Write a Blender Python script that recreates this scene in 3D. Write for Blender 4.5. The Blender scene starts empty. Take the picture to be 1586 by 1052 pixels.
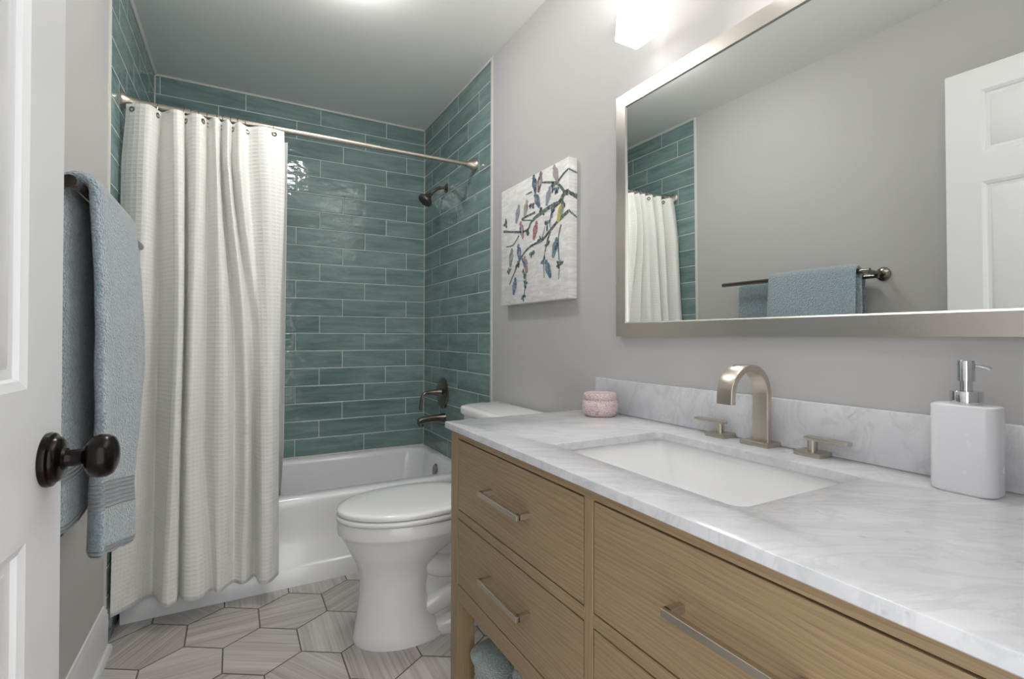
import bpy, bmesh, math, random
from mathutils import Vector, Matrix, noise
random.seed(7)
SC = bpy.context.scene
COL = SC.collection

# ------------------------------------------------------------------ camera
TH, PITCH, ROLL = 0.5068, 0.0088, 0.0027
R0 = Vector((math.cos(TH), -math.sin(TH), 0)); F0 = Vector((math.sin(TH), math.cos(TH), 0)); U0 = Vector((0, 0, 1))
F = math.cos(PITCH) * F0 + math.sin(PITCH) * U0
U = -math.sin(PITCH) * F0 + math.cos(PITCH) * U0
R2 = math.cos(ROLL) * R0 + math.sin(ROLL) * U
U2 = -math.sin(ROLL) * R0 + math.cos(ROLL) * U
cd = bpy.data.cameras.new('camera'); cam = bpy.data.objects.new('camera', cd); COL.objects.link(cam)
cam.matrix_world = Matrix(((R2.x, U2.x, -F.x, 0), (R2.y, U2.y, -F.y, 0), (R2.z, U2.z, -F.z, 1.1125), (0, 0, 0, 1)))
cd.sensor_fit = 'HORIZONTAL'; cd.sensor_width = 36.0; cd.lens = 36 * 775.25 / 1586
cd.shift_y = -10.83 / 1586; cd.clip_start = 0.01; cd.clip_end = 50
SC.camera = cam

# ------------------------------------------------------------------ world, lights, exposure
SHADE_E, DOWN_E, WORLD_E, UP_W, DN_W = 0.8, 23.5, 1.2, 2.75, 0.08
w = bpy.data.worlds.new('hall_daylight'); SC.world = w; w.use_nodes = True
w.node_tree.nodes['Background'].inputs[0].default_value = (0.97, 0.985, 1.0, 1)
w.node_tree.nodes['Background'].inputs[1].default_value = WORLD_E
SC.view_settings.view_transform = 'Standard'; SC.view_settings.look = 'None'
SC.view_settings.exposure = 0.98; SC.view_settings.gamma = 1.0; SC.view_settings.use_curve_mapping = False

# ------------------------------------------------------------------ helpers
def lin(h):
    h = h.lstrip('#'); v = [int(h[i:i + 2], 16) / 255 for i in (0, 2, 4)]
    return tuple(x / 12.92 if x <= .04045 else ((x + .055) / 1.055) ** 2.4 for x in v) + (1,)

class NT:
    def __init__(s, name):
        s.m = bpy.data.materials.new(name); s.m.use_nodes = True
        s.t = s.m.node_tree; s.b = s.t.nodes['Principled BSDF']
    def n(s, kind, **kw):
        nd = s.t.nodes.new(kind)
        for k, v in kw.items():
            if k.startswith('i_'):
                k2 = k[2:]; k2 = int(k2) if k2.isdigit() else k2.replace('_', ' ')
                s.put(nd.inputs[k2], v)
            else: setattr(nd, k, v)
        return nd
    def put(s, sock, v):
        if hasattr(v, 'is_output') or isinstance(v, bpy.types.NodeSocket): s.t.links.new(v, sock)
        else: sock.default_value = v
    def math(s, op, a, b=0.0, c=None):
        nd = s.t.nodes.new('ShaderNodeMath'); nd.operation = op
        s.put(nd.inputs[0], a); s.put(nd.inputs[1], b)
        if c is not None: s.put(nd.inputs[2], c)
        return nd.outputs[0]
    def remap(s, v, a, b, c, d, smooth=False):
        nd = s.t.nodes.new('ShaderNodeMapRange'); nd.interpolation_type = 'SMOOTHSTEP' if smooth else 'LINEAR'
        s.put(nd.inputs[0], v)
        for i, x in enumerate((a, b, c, d)): nd.inputs[i + 1].default_value = x
        return nd.outputs[0]
    def mix(s, f, a, b):
        nd = s.t.nodes.new('ShaderNodeMix'); nd.data_type = 'RGBA'
        s.put(nd.inputs[0], f); s.put(nd.inputs[6], a); s.put(nd.inputs[7], b)
        return nd.outputs[2]
    def obj(s): return s.n('ShaderNodeTexCoord').outputs['Object']
    def uv(s): return s.n('ShaderNodeTexCoord').outputs['UV']
    def sep(s, v):
        nd = s.n('ShaderNodeSeparateXYZ'); s.put(nd.inputs[0], v); return nd.outputs
    def comb(s, x, y, z):
        nd = s.n('ShaderNodeCombineXYZ')
        for i, v in enumerate((x, y, z)): s.put(nd.inputs[i], v)
        return nd.outputs[0]
    def map(s, v, scale=(1, 1, 1), rot=(0, 0, 0), loc=(0, 0, 0)):
        nd = s.n('ShaderNodeMapping'); s.put(nd.inputs[0], v)
        nd.inputs['Scale'].default_value = scale; nd.inputs['Rotation'].default_value = rot; nd.inputs['Location'].default_value = loc
        return nd.outputs[0]
    def noise(s, v, scale, detail=2, rough=.5, dist=0):
        nd = s.n('ShaderNodeTexNoise'); s.put(nd.inputs['Vector'], v)
        nd.inputs['Scale'].default_value = scale; nd.inputs['Detail'].default_value = detail
        nd.inputs['Roughness'].default_value = rough; nd.inputs['Distortion'].default_value = dist
        return nd.outputs[0]
    def ramp(s, v, stops):
        nd = s.n('ShaderNodeValToRGB'); s.put(nd.inputs[0], v); e = nd.color_ramp.elements
        while len(e) < len(stops): e.new(.5)
        for el, (p, c) in zip(e, stops): el.position = p; el.color = c
        return nd.outputs[0]
    def bump(s, h, strength=.3, dist=.01, normal=None):
        nd = s.n('ShaderNodeBump'); s.put(nd.inputs['Height'], h)
        nd.inputs['Strength'].default_value = strength; nd.inputs['Distance'].default_value = dist
        if normal is not None: s.put(nd.inputs['Normal'], normal)
        return nd.outputs[0]
    def fin(s, col=None, rough=None, metal=None, normal=None, **kw):
        b = s.b.inputs
        if col is not None: s.put(b['Base Color'], col)
        if rough is not None: s.put(b['Roughness'], rough)
        if metal is not None: s.put(b['Metallic'], metal)
        if normal is not None: s.put(b['Normal'], normal)
        for k, v in kw.items(): s.put(b[k.replace('_', ' ')], v)
        return s.m

def paint(name, col, rough=.55, bumpy=.06):
    t = NT(name); o = t.obj()
    return t.fin(lin(col), rough, normal=t.bump(t.noise(o, 260, 3), bumpy, .002))
def plain(name, col, rough=.4, metal=0, **kw):
    t = NT(name); o = t.obj()
    v = t.noise(o, 35, 2)
    return t.fin(lin(col), t.remap(v, .3, .7, max(rough - .03, .01), rough + .03), metal, **kw)
def brushed(name, col, rough, scale, col2=None):
    t = NT(name); o = t.map(t.obj(), scale)
    v = t.noise(o, 1, 2, .5)
    return t.fin(t.mix(v, lin(col), lin(col2 or col)), t.remap(v, .3, .7, rough - .015, rough + .02), 1.0)
def tile_mat(name, axis, phase, third, pitch, c0, c1):
    t = NT(name); s = t.sep(t.obj()); u, z = s[axis], s[2]
    rv = t.math('DIVIDE', t.math('SUBTRACT', 2.51, z), .106)
    row = t.math('FLOOR', rv); fv = t.math('FRACT', rv)
    uv = t.math('DIVIDE', t.math('SUBTRACT', t.math('SUBTRACT', u, phase), t.math('MULTIPLY', row, third)), pitch)
    colm = t.math('FLOOR', uv); fu = t.math('FRACT', uv)
    du = t.math('MULTIPLY', t.math('MINIMUM', fu, t.math('SUBTRACT', 1.0, fu)), pitch)
    dv = t.math('MULTIPLY', t.math('MINIMUM', fv, t.math('SUBTRACT', 1.0, fv)), .106)
    d = t.math('MINIMUM', du, dv)
    wn = t.n('ShaderNodeTexWhiteNoise', noise_dimensions='3D'); t.put(wn.inputs[0], t.comb(colm, row, phase))
    rnd = wn.outputs[0]
    vec = t.comb(t.math('ADD', t.math('MULTIPLY', u, 3.0), t.math('MULTIPLY', rnd, 40.0)), t.math('MULTIPLY', z, 22.0), t.math('MULTIPLY', rnd, 9.0))
    st = t.noise(vec, 1.0, 4, .62, .4)
    blot = t.noise(t.comb(t.math('MULTIPLY', u, 9.0), t.math('MULTIPLY', z, 14.0), rnd), 1.0, 2)
    k = t.math('ADD', t.math('MULTIPLY', t.math('SUBTRACT', st, .5), 2.2), t.math('ADD', t.math('MULTIPLY', rnd, .35), t.math('MULTIPLY', blot, .5)))
    col = t.mix(t.remap(k, -.15, .95, 0, 1), lin(c0), lin(c1))
    g = t.remap(d, .0016, .0026, 0, 1, True)
    col = t.mix(g, lin('#d2d8d5'), col)
    edge = t.remap(d, .001, .007, 0, 1, True)
    wave = t.noise(t.comb(t.math('MULTIPLY', u, 16.0), t.math('MULTIPLY', z, 26.0), t.math('MULTIPLY', rnd, 20.0)), 1.0, 2.5, .55)
    h = t.math('ADD', t.math('MULTIPLY', edge, .5), t.math('MULTIPLY', wave, .75))
    return t.fin(col, t.remap(g, 0, 1, .7, .085), normal=t.bump(h, .85, .004))
def wood(name, axis, c0, c1, c2, seed=0.0):
    t = NT(name); s = t.sep(t.obj())
    order = {1: (s[1], s[2], s[0]), 2: (s[2], s[1], s[0]), 0: (s[0], s[1], s[2])}[axis]
    a, b, c = order
    warp = t.noise(t.comb(t.math('MULTIPLY', a, 1.6), t.math('MULTIPLY', b, 5.0), t.math('ADD', c, seed)), 1.0, 2)
    ring = t.math('ADD', t.math('MULTIPLY', b, 105.0), t.math('MULTIPLY', warp, 12.0))
    rings = t.math('FRACT', ring)
    rr = t.remap(rings, 0, 1, 0, 1, False)
    grain = t.noise(t.comb(t.math('MULTIPLY', a, 7.0), t.math('MULTIPLY', b, 300.0), t.math('MULTIPLY', c, 300.0)), 1.0, 3, .6)
    pore = t.noise(t.comb(t.math('MULTIPLY', a, 18.0), t.math('MULTIPLY', b, 620.0), t.math('MULTIPLY', c, 620.0)), 1.0, 2)
    k = t.math('ADD', t.math('MULTIPLY', rr, .27), t.math('MULTIPLY', grain, .74))
    col = t.ramp(k, [(0.2, lin(c0)), (0.5, lin(c1)), (0.8, lin(c2))])
    col = t.mix(t.remap(pore, .58, .7, 0, .22), col, lin('#6b563c'))
    return t.fin(col, t.remap(grain, .3, .7, .48, .36), normal=t.bump(t.math('ADD', grain, pore), .12, .0008))
def marble(name):
    t = NT(name); o = t.map(t.obj(), (1, 1, 1), (0, .3, .55))
    w1 = t.noise(o, 5, 4, .6)
    o2 = t.map(o, (3.0, 9.0, 6.0))
    v = t.n('ShaderNodeTexNoise'); t.put(v.inputs['Vector'], o2); v.inputs['Scale'].default_value = 1.6; v.inputs['Detail'].default_value = 7; v.inputs['Roughness'].default_value = .62; v.inputs['Distortion'].default_value = .9
    vein = t.math('ABSOLUTE', t.math('SUBTRACT', v.outputs[0], .5))
    cl = t.noise(t.map(o, (4, 11, 8)), 1.0, 5, .6, .3)
    col = t.mix(t.remap(cl, .32, .7, 0, 1), lin('#cacbcf'), lin('#dcdcdf'))
    col = t.mix(t.remap(vein, 0, .06, .22, 0, True), col, lin('#a9abb0'))
    sp = t.noise(t.map(o, (26, 48, 40)), 1.0, 3, .6, .5)
    col = t.mix(t.remap(sp, .66, .78, 0, .35), col, lin('#84868c'))
    return t.fin(col, t.remap(w1, .3, .7, .14, .2), Coat_Weight=.15)
def terry(name, col, col2, bands=(), hem=0.0, hem2=0.0, scale=250):
    t = NT(name); o = t.obj(); hd_ = t.sep(t.uv())[1]
    n1 = t.noise(o, scale, 2, .6); n2 = t.noise(o, scale * .33, 2, .6)
    vor = t.n('ShaderNodeTexVoronoi'); t.put(vor.inputs['Vector'], o); vor.inputs['Scale'].default_value = scale * .8
    pile = t.math('ADD', t.math('MULTIPLY', vor.outputs['Distance'], .9), t.math('ADD', n1, t.math('MULTIPLY', n2, .8)))
    mask = None
    for (a, b) in bands:
        m1 = t.math('MULTIPLY', t.math('GREATER_THAN', hd_, a), t.math('LESS_THAN', hd_, b))
        mask = m1 if mask is None else t.math('MAXIMUM', mask, m1)
    c = t.mix(t.remap(t.math('ADD', n1, t.math('MULTIPLY', n2, .5)), .5, 1.0, 0, 1), lin(col), lin(col2))
    h = pile
    if mask is not None:
        rib = t.math('MULTIPLY', t.math('ADD', t.math('SINE', t.math('MULTIPLY', hd_, 2 * math.pi / .0085)), 1.0), .9)
        mm = t.n('ShaderNodeMix'); mm.data_type = 'FLOAT'; t.put(mm.inputs[0], mask); t.put(mm.inputs[2], pile); t.put(mm.inputs[3], rib); h = mm.outputs[0]
    return t.fin(c, .95, normal=t.bump(h, 1.0, .0055), Sheen_Weight=1.0, Sheen_Roughness=.5)

def link(name, me, m, parent=None, at=None):
    o = bpy.data.objects.new(name, me); COL.objects.link(o)
    if m is not None: me.materials.append(m)
    if parent is not None: o.parent = parent; base = WORLD[parent.name]
    elif at is not None: base = Vector(at)
    else: base = Vector((0, 0, 0))
    return o, base
WORLD = {}
def obj(name, bm, m, parent=None, at=None, sharp=40, smooth=True):
    bmesh.ops.recalc_face_normals(bm, faces=bm.faces)
    me = bpy.data.meshes.new(name)
    o, base = link(name, me, m, parent, at)
    if parent is not None:
        for v in bm.verts: v.co -= base
        WORLD[o.name] = base
    else:
        for v in bm.verts: v.co -= base
        o.location = base; WORLD[o.name] = base
    bm.to_mesh(me); bm.free()
    if smooth:
        for p in me.polygons: p.use_smooth = True
        me.set_sharp_from_angle(angle=math.radians(sharp))
    return o
def thing(name, label, cat, loc, group=None):
    o = bpy.data.objects.new(name, None); COL.objects.link(o); o.location = loc; o.empty_display_size = .05
    WORLD[o.name] = Vector(loc); o['label'] = label; o['category'] = cat
    if group: o['group'] = group
    return o
def tag(o, label, cat, group=None):
    o['label'] = label; o['category'] = cat
    if group: o['group'] = group
    return o
def struct(o, label=None, cat=None):
    o['kind'] = 'structure'
    if label: o['label'] = label
    if cat: o['category'] = cat
    return o

def box(bm, lo, hi, bev=0, seg=2):
    g = bmesh.ops.create_cube(bm, size=1.0)['verts']
    lo, hi = Vector(lo), Vector(hi); c = (lo + hi) / 2; d = hi - lo
    for v in g: v.co = Vector((v.co.x * d.x, v.co.y * d.y, v.co.z * d.z)) + c
    if bev > 0:
        es = list({e for v in g for e in v.link_edges})
        bmesh.ops.bevel(bm, geom=es, offset=bev, segments=seg, affect='EDGES', profile=.5)
    return bm
def loft(bm, loops, cap0=True, cap1=True, closed=True, wrap=False):
    vs = [[bm.verts.new(Vector(p)) for p in l] for l in loops]
    n = len(vs[0]); rng = range(n) if closed else range(n - 1)
    pairs = list(zip(vs[:-1], vs[1:]))
    if wrap: pairs.append((vs[-1], vs[0]))
    for a, b in pairs:
        for i in rng:
            j = (i + 1) % n
            try: bm.faces.new((a[i], a[j], b[j], b[i]))
            except ValueError: pass
    if closed and not wrap:
        if cap0: bm.faces.new(vs[0][::-1])
        if cap1: bm.faces.new(vs[-1])
    return vs
def rr(cx, cy, hx, hy, r, n=5):
    out = []
    for (sx, sy, a0) in ((1, 1, 0), (-1, 1, 90), (-1, -1, 180), (1, -1, 270)):
        for i in range(n + 1):
            a = math.radians(a0 + 90 * i / n)
            out.append((cx + sx * (hx - r) + r * math.cos(a), cy + sy * (hy - r) + r * math.sin(a)))
    return out
def lathe(bm, prof, origin, axis=(0, 0, 1), seg=32):
    ax = Vector(axis).normalized(); t = Vector((1, 0, 0)) if abs(ax.x) < .9 else Vector((0, 1, 0))
    a = ax.cross(t).normalized(); b = ax.cross(a); o = Vector(origin)
    loops = []
    for r, h in prof:
        r = max(r, 1e-5)
        loops.append([o + ax * h + (a * math.cos(2 * math.pi * i / seg) + b * math.sin(2 * math.pi * i / seg)) * r for i in range(seg)])
    loft(bm, loops)
    return bm
def tube(bm, pts, rad, seg=16, squash=None):
    pts = [Vector(p) for p in pts]; n = len(pts)
    if not callable(rad):
        r0 = rad; rad = (lambda k: r0)
    tg = [(pts[min(i + 1, n - 1)] - pts[max(i - 1, 0)]).normalized() for i in range(n)]
    up = Vector((0, 0, 1)) if abs(tg[0].z) < .9 else Vector((1, 0, 0))
    a = tg[0].cross(up).normalized(); loops = []
    for i in range(n):
        a = (a - tg[i] * a.dot(tg[i])).normalized(); b = tg[i].cross(a); r = rad(i / (n - 1))
        loops.append([pts[i] + (a * math.cos(2 * math.pi * k / seg) + b * math.sin(2 * math.pi * k / seg) * (squash or 1)) * r for k in range(seg)])
    loft(bm, loops)
    return bm
def smooth_path(pts, n=8):
    pts = [Vector(p) for p in pts]; out = []
    P = [pts[0]] + pts + [pts[-1]]
    for i in range(1, len(P) - 2):
        p0, p1, p2, p3 = P[i - 1:i + 3]
        for k in range(n):
            t = k / n
            out.append(.5 * ((2 * p1) + (p2 - p0) * t + (2 * p0 - 5 * p1 + 4 * p2 - p3) * t * t + (3 * p1 - p0 - 3 * p2 + p3) * t ** 3))
    out.append(pts[-1]); return out
def ribbon(bm, path, wdir, half_w, half_t, rnd=.002):
    """flat bar swept along a path in the plane perpendicular to wdir"""
    path = [Vector(p) for p in path]; n = len(path); wd = Vector(wdir); loops = []
    for i in range(n):
        t = (path[min(i + 1, n - 1)] - path[max(i - 1, 0)]).normalized(); nn = t.cross(wd).normalized()
        loops.append([path[i] + wd * x + nn * y for x, y in rr(0, 0, half_w, half_t, rnd, 3)])
    loft(bm, loops); return bm
def crom(vals, t):
    n = len(vals); x = t * (n - 1); i = min(int(x), n - 2); f = x - i
    p0, p1, p2, p3 = vals[max(i - 1, 0)], vals[i], vals[i + 1], vals[min(i + 2, n - 1)]
    return .5 * (2 * p1 + (p2 - p0) * f + (2 * p0 - 5 * p1 + 4 * p2 - p3) * f * f + (3 * p1 - p0 - 3 * p2 + p3) * f ** 3)
B = bmesh.new

# ------------------------------------------------------------------ dimensions
XR, YB, ZC = 1.1218, 3.2434, 2.51
def XL(y): return -.3822 + .0134 * (y - YB)
YRE, YLE, YF = 2.2371, 2.2501, 0.03

# ------------------------------------------------------------------ materials
M_WALL = paint('wall_paint_greige', '#c0bebd')
M_CEIL = paint('ceiling_paint', '#f3f3f0', .7)
M_TRIMW = paint('trim_white', '#e2e2e2', .3, .02)
M_DOOR = paint('door_white', '#e2e2e3', .32, .03)
TC0, TC1 = '#637c7c', '#8fa7a5'
M_TB = tile_mat('tile_back', 0, .0508, -.135, .405, TC0, TC1)
M_TR = tile_mat('tile_right', 1, 2.667, .1417, .425, TC0, TC1)
M_TL = tile_mat('tile_left', 1, 2.53, -.1417, .425, TC0, TC1)
M_CAULK = plain('caulk_white', '#d6d5cf', .5)
M_PORC = plain('porcelain_white', '#efefef', .08, Coat_Weight=.3)
M_TUB = plain('tub_enamel', '#f2f2f3', .1, Coat_Weight=.3)
M_NICK = brushed('brushed_nickel', '#cbc3b7', .3, (60, 60, 400), '#c4bbae')
M_NICKD = plain('dark_nickel', '#8d857c', .22, 1.0)
M_CHROME = plain('chrome', '#d5d6da', .06, 1.0)
M_STEELY = brushed('mirror_frame_steel_across', '#cfcac4', .3, (900, 3, 900), '#cac5be')
M_STEELZ = brushed('mirror_frame_steel_up', '#cfcac4', .3, (900, 900, 3), '#cac5be')
M_BRONZE = plain('oil_rubbed_bronze', '#1d1715', .22, .7)
M_WOODY = wood('oak_grain_across', 1, '#826f56', '#9a8364', '#a9916f')
M_WOODZ = wood('oak_grain_up', 2, '#826f56', '#9a8364', '#a9916f', 3.0)
M_MARB = marble('carrara_marble')
M_GAP = plain('gap_shade', '#140e09', .9)  # near-black colour standing in for the shade in the drawer gaps
M_CURT = NT('waffle_cloth')
def _c(t):
    s = t.sep(t.uv())
    a = t.math('ABSOLUTE', t.math('SINE', t.math('MULTIPLY', s[0], math.pi / .0165)))
    b = t.math('ABSOLUTE', t.math('SINE', t.math('MULTIPLY', s[1], math.pi / .0165)))
    h = t.math('MULTIPLY', t.math('POWER', a, .6), t.math('POWER', b, .6))
    f = t.noise(t.obj(), 900, 2)
    c = t.mix(t.remap(h, 0, .7, 0, 1), lin('#efefea'), lin('#e8e7e2'))
    return t.fin(c, .9, normal=t.bump(t.math('SUBTRACT', t.math('MULTIPLY', f, .12), h), .42, .003), Sheen_Weight=.2, Subsurface_Weight=.0)
M_CURT = _c(M_CURT)

# ------------------------------------------------------------------ setting
# floor: elongated hexagon stone tiles on dark grout
t = NT('grout_dark'); M_GROUT = t.fin(t.mix(t.noise(t.obj(), 120), lin('#5b5552'), lin('#6b6562')), .8)
t = NT('floor_stone'); s_ = t.sep(t.uv())
at_ = t.n('ShaderNodeAttribute', attribute_name='tint')
rn = at_.outputs['Fac']
st = t.noise(t.comb(t.math('MULTIPLY', s_[0], 2.2), t.math('MULTIPLY', s_[1], 95.0), t.math('MULTIPLY', rn, 60.0)), 1.0, 3, .6, .15)
st2 = t.noise(t.comb(t.math('MULTIPLY', s_[0], 1.2), t.math('MULTIPLY', s_[1], 22.0), t.math('MULTIPLY', rn, 31.0)), 1.0, 3, .5, .2)
kk = t.math('ADD', t.math('MULTIPLY', st, .65), t.math('ADD', t.math('MULTIPLY', st2, .55), t.math('MULTIPLY', t.math('SUBTRACT', rn, .5), .16)))
M_STONE = t.fin(t.ramp(kk, [(.36, lin('#989190')), (.52, lin('#b5afab')), (.66, lin('#c6c1bc')), (.8, lin('#d1cdc8'))]), .3, normal=t.bump(st, .04, .001))
fl = B(); box(fl, (-.55, -.6, -.06), (XR + .1, YB + .1, -.001))
fl.faces.ensure_lookup_table()
nb = len(fl.faces)
uvl = fl.loops.layers.uv.new('UVMap'); tint = fl.faces.layers.float.new('tint')
HW, HS, HD, RP = .2428, .1526, .0768, .2294
hexes = []
for r in range(-13, 6):
    for q in range(-3, 8):
        cx = -.0275 + HW * q + (HW / 2 if r % 2 else 0); cy = 2.2195 + RP * r
        pts = [(0, HS / 2 + HD), (-HW / 2, HS / 2), (-HW / 2, -HS / 2), (0, -HS / 2 - HD), (HW / 2, -HS / 2), (HW / 2, HS / 2)]
        if cx < -.5 or cx > 1.2 or cy > 2.6 or cy < -.5: continue
        k = 1 - .0042 / HW * 1.1
        top = [fl.verts.new((cx + x * k, cy + y * k, .0)) for x, y in pts]
        f = fl.faces.new(top); f[tint] = random.random(); f.material_index = 1
        a = math.radians(random.choice([0, 58, -58, 90, 32, -32])); ca, sa = math.cos(a), math.sin(a)
        for l in f.loops:
            x, y = l.vert.co.x, l.vert.co.y
            l[uvl].uv = (x * ca + y * sa, -x * sa + y * ca)
me = bpy.data.meshes.new('floor'); fl.to_mesh(me); fl.free()
me.materials.append(M_GROUT); me.materials.append(M_STONE)
o = bpy.data.objects.new('floor', me); COL.objects.link(o); struct(o, 'grey streaked stone floor laid in elongated hexagon tiles', 'floor')

b = B(); box(b, (-.6, -.15, ZC), (XR + .15, YB + .15, ZC + .08)); struct(obj('ceiling', b, M_CEIL, smooth=False))
b = B(); box(b, (XR, -.1, 0), (XR + .1, YRE, ZC)); struct(obj('wall_right', b, M_WALL, smooth=False))
b = B(); box(b, (XR, YRE, 0), (XR + .1, YB + .1, ZC)); struct(obj('wall_right_shower', b, M_TR, smooth=False))
def lwall(y0, y1, off=0.0, th=.1):
    b = B(); loft(b, [[(XL(y0) - th, y0, z), (XL(y0) + off, y0, z), (XL(y1) + off, y1, z), (XL(y1) - th, y1, z)] for z in (0, ZC)]); return b
struct(obj('wall_left', lwall(-.1, YLE), M_WALL, smooth=False))
struct(obj('wall_left_shower', lwall(YLE, YB, .004), M_TL, smooth=False))
b = B(); box(b, (-.5, YB, 0), (XR + .1, YB + .1, ZC)); struct(obj('wall_back', b, M_TB, smooth=False))
DX0, DX1, DH = -.285, .535, 2.125
b = B(); box(b, (-.55, -.09, 0), (DX0, YF, ZC)); box(b, (DX1, -.09, 0), (XR, YF, ZC)); box(b, (DX0, -.09, DH), (DX1, YF, ZC))
struct(obj('wall_front', b, M_WALL, smooth=False))
# white edge strips where tile meets paint, and caulk lines
b = B(); box(b, (XR - .004, YRE - .016, 0), (XR + .002, YRE + .004, ZC), .0015); struct(obj('trim_1', b, M_CAULK))
b = B(); y = YLE; box(b, (XL(y) - .004, y - .012, .0), (XL(y) + .0065, y + .004, ZC), .0015); struct(obj('trim_2', b, M_CAULK))
b = B(); box(b, (XL(YB), YB - .006, ZC - .012), (XR, YB, ZC), .002); box(b, (XR - .005, YRE, ZC - .01), (XR, YB, ZC), .002)
box(b, (XR - .004, YB - .004, .39), (XR, YB, ZC - .005), .001); box(b, (XL(YB) + .002, YB - .004, .39), (XL(YB) + .008, YB, ZC - .005), .001)
loft(b, [[(XL(y) + a, y, ZC - c) for a, c in ((.003, 0), (.003, .012), (.007, .012), (.014, .004), (.014, 0))] for y in (YLE, YB)]); struct(obj('trim_3', b, M_CAULK))
# baseboard along the left wall
prof = [(0, 0), (.026, 0), (.026, .012), (.021, .021), (.013, .024), (.013, .125), (.0105, .133), (.0105, .142), (.006, .15), (.0045, .162), (0, .165)]
b = B(); loft(b, [[(XL(y) + x, y, z) for x, z in prof] for y in (YF, YLE - .003)])
struct(obj('baseboard_left', b, M_TRIMW, sharp=30), 'white moulded baseboard along the left wall', 'baseboard')

# ------------------------------------------------------------------ door (open, panelled)
DA = math.radians(3.5); DIR = Vector((math.sin(DA), math.cos(DA), 0)); DN = Vector((math.cos(DA), -math.sin(DA), 0))
DE = Vector((-.201, .878, 0)); DW, DT, DHH = .83, .035, 2.10
def dp(a, z, d): return DE - DIR * a + DN * d + Vector((0, 0, z + .008))
b = B()
acols = [0, .104, .363, .467, .726, .83]; zrows = [0, .31, .867, 1.043, 1.665, 1.77, 2.005, DHH - .008]
for side in (0, 1):
    base = 0 if side == 0 else -DT; sg = 1 if side == 0 else -1
    for i in range(5):
        for j in range(7):
            a0, a1, z0, z1 = acols[i], acols[i + 1], zrows[j], zrows[j + 1]
            rect = lambda ins, dep: [dp(a0 + ins, z0 + ins, base - sg * dep), dp(a1 - ins, z0 + ins, base - sg * dep), dp(a1 - ins, z1 - ins, base - sg * dep), dp(a0 + ins, z1 - ins, base - sg * dep)]
            if i in (1, 3) and j in (1, 3, 5):
                loft(b, [rect(*q) for q in ((0, 0), (.003, .0015), (.010, .004), (.013, .009), (.024, .010), (.027, .008), (.050, .003), (.053, .0022))], cap0=False, cap1=True)
            else: b.faces.new([b.verts.new(p) for p in rect(0, 0)])
for (a0, z0, a1, z1) in ((0, 0, 0, DHH - .008), (0, DHH - .008, DW, DHH - .008), (DW, DHH - .008, DW, 0), (DW, 0, 0, 0)):
    b.faces.new([b.verts.new(p) for p in (dp(a0, z0, 0), dp(a1, z1, 0), dp(a1, z1, -DT), dp(a0, z0, -DT))])
bmesh.ops.remove_doubles(b, verts=b.verts, dist=.0002)
door = obj('door_1', b, M_DOOR, at=tuple(DE - DIR * DW), sharp=25)
struct(door, 'white six panel door standing open at the left', 'door')
b = B(); kp = dp(.047, .949, 0)
lathe(b, [(0, 0), (.0335, 0), (.034, .003), (.033, .007), (.029, .009), (.0275, .013), (.0245, .0155), (.015, .017), (.013, .020), (0, .0205)], kp, DN, 40)
obj('knob_rose', b, M_BRONZE, door, sharp=35)
b = B(); lathe(b, [(0, .018), (.0125, .018), (.0105, .022), (.0105, .036), (.013, .039), (.021, .0415), (.0262, .047), (.028, .054), (.0272, .061), (.0235, .0675), (.016, .071), (.007, .0725), (0, .0728)], kp, DN, 40)
obj('door_knob', b, M_BRONZE, door, sharp=60)

# ------------------------------------------------------------------ bathtub
tub = thing('bathtub', 'white alcove bathtub along the teal tiled back wall', 'bathtub', (.36, 2.85, 0))
b = B(); x0, x1, y0, y1, zt = XL(2.6) + .012, XR - .004, 2.432, YB - .003, .389
cx, cy = (x0 + x1) / 2, (y0 + y1) / 2; hx, hy = (x1 - x0) / 2, (y1 - y0) / 2
NN = 8
def lp(xa, xb, ya, yb, r, z): return [(x, y, z) for x, y in rr((xa + xb) / 2, (ya + yb) / 2, (xb - xa) / 2, (yb - ya) / 2, r, NN)]
loops = [lp(x0, x1, y0 - .012, y1, .003, 0), lp(x0, x1, y0 - .012, y1, .003, .078), lp(x0, x1, y0 - .008, y1, .003, .083), lp(x0, x1, y0 + .002, y1, .003, .092), lp(x0, x1, y0 + .004, y1, .003, .25), lp(x0, x1, y0, y1, .003, .335),
         lp(x0, x1, y0 - .002, y1, .003, .365), lp(x0, x1, y0 + .003, y1, .003, .38), lp(x0, x1, y0 + .014, y1, .004, .388), lp(x0 + .01, x1 - .004, y0 + .03, y1 - .01, .01, zt),
         lp(x0 + .10, x1 - .035, y0 + .075, y1 - .05, .09, zt - .001), lp(x0 + .112, x1 - .043, y0 + .085, y1 - .058, .10, zt - .006), lp(x0 + .13, x1 - .05, y0 + .093, y1 - .066, .11, zt - .03),
         lp(x0 + .20, x1 - .075, y0 + .11, y1 - .085, .12, .22), lp(x0 + .27, x1 - .10, y0 + .125, y1 - .10, .12, .11), lp(x0 + .33, x1 - .14, y0 + .16, y1 - .135, .10, .075), lp(x0 + .42, x1 - .24, y0 + .25, y1 - .22, .08, .068)]
loft(b, loops, cap0=False)
obj('tub_body', b, M_TUB, tub, sharp=50)
b = B(); lathe(b, [(0, -.004), (.034, -.004), (.036, .004), (.033, .009), (.02, .011), (0, .011)], (XR - .060, 2.85, .315), (-1, 0, .16), 28); obj('overflow_cover', b, M_NICKD, tub)
b = B(); lathe(b, [(0, 0), (.03, 0), (.032, .003), (.02, .006), (0, .006)], (.72, 2.84, .068), (0, 0, 1), 24); obj('drain', b, M_NICK, tub)
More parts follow.
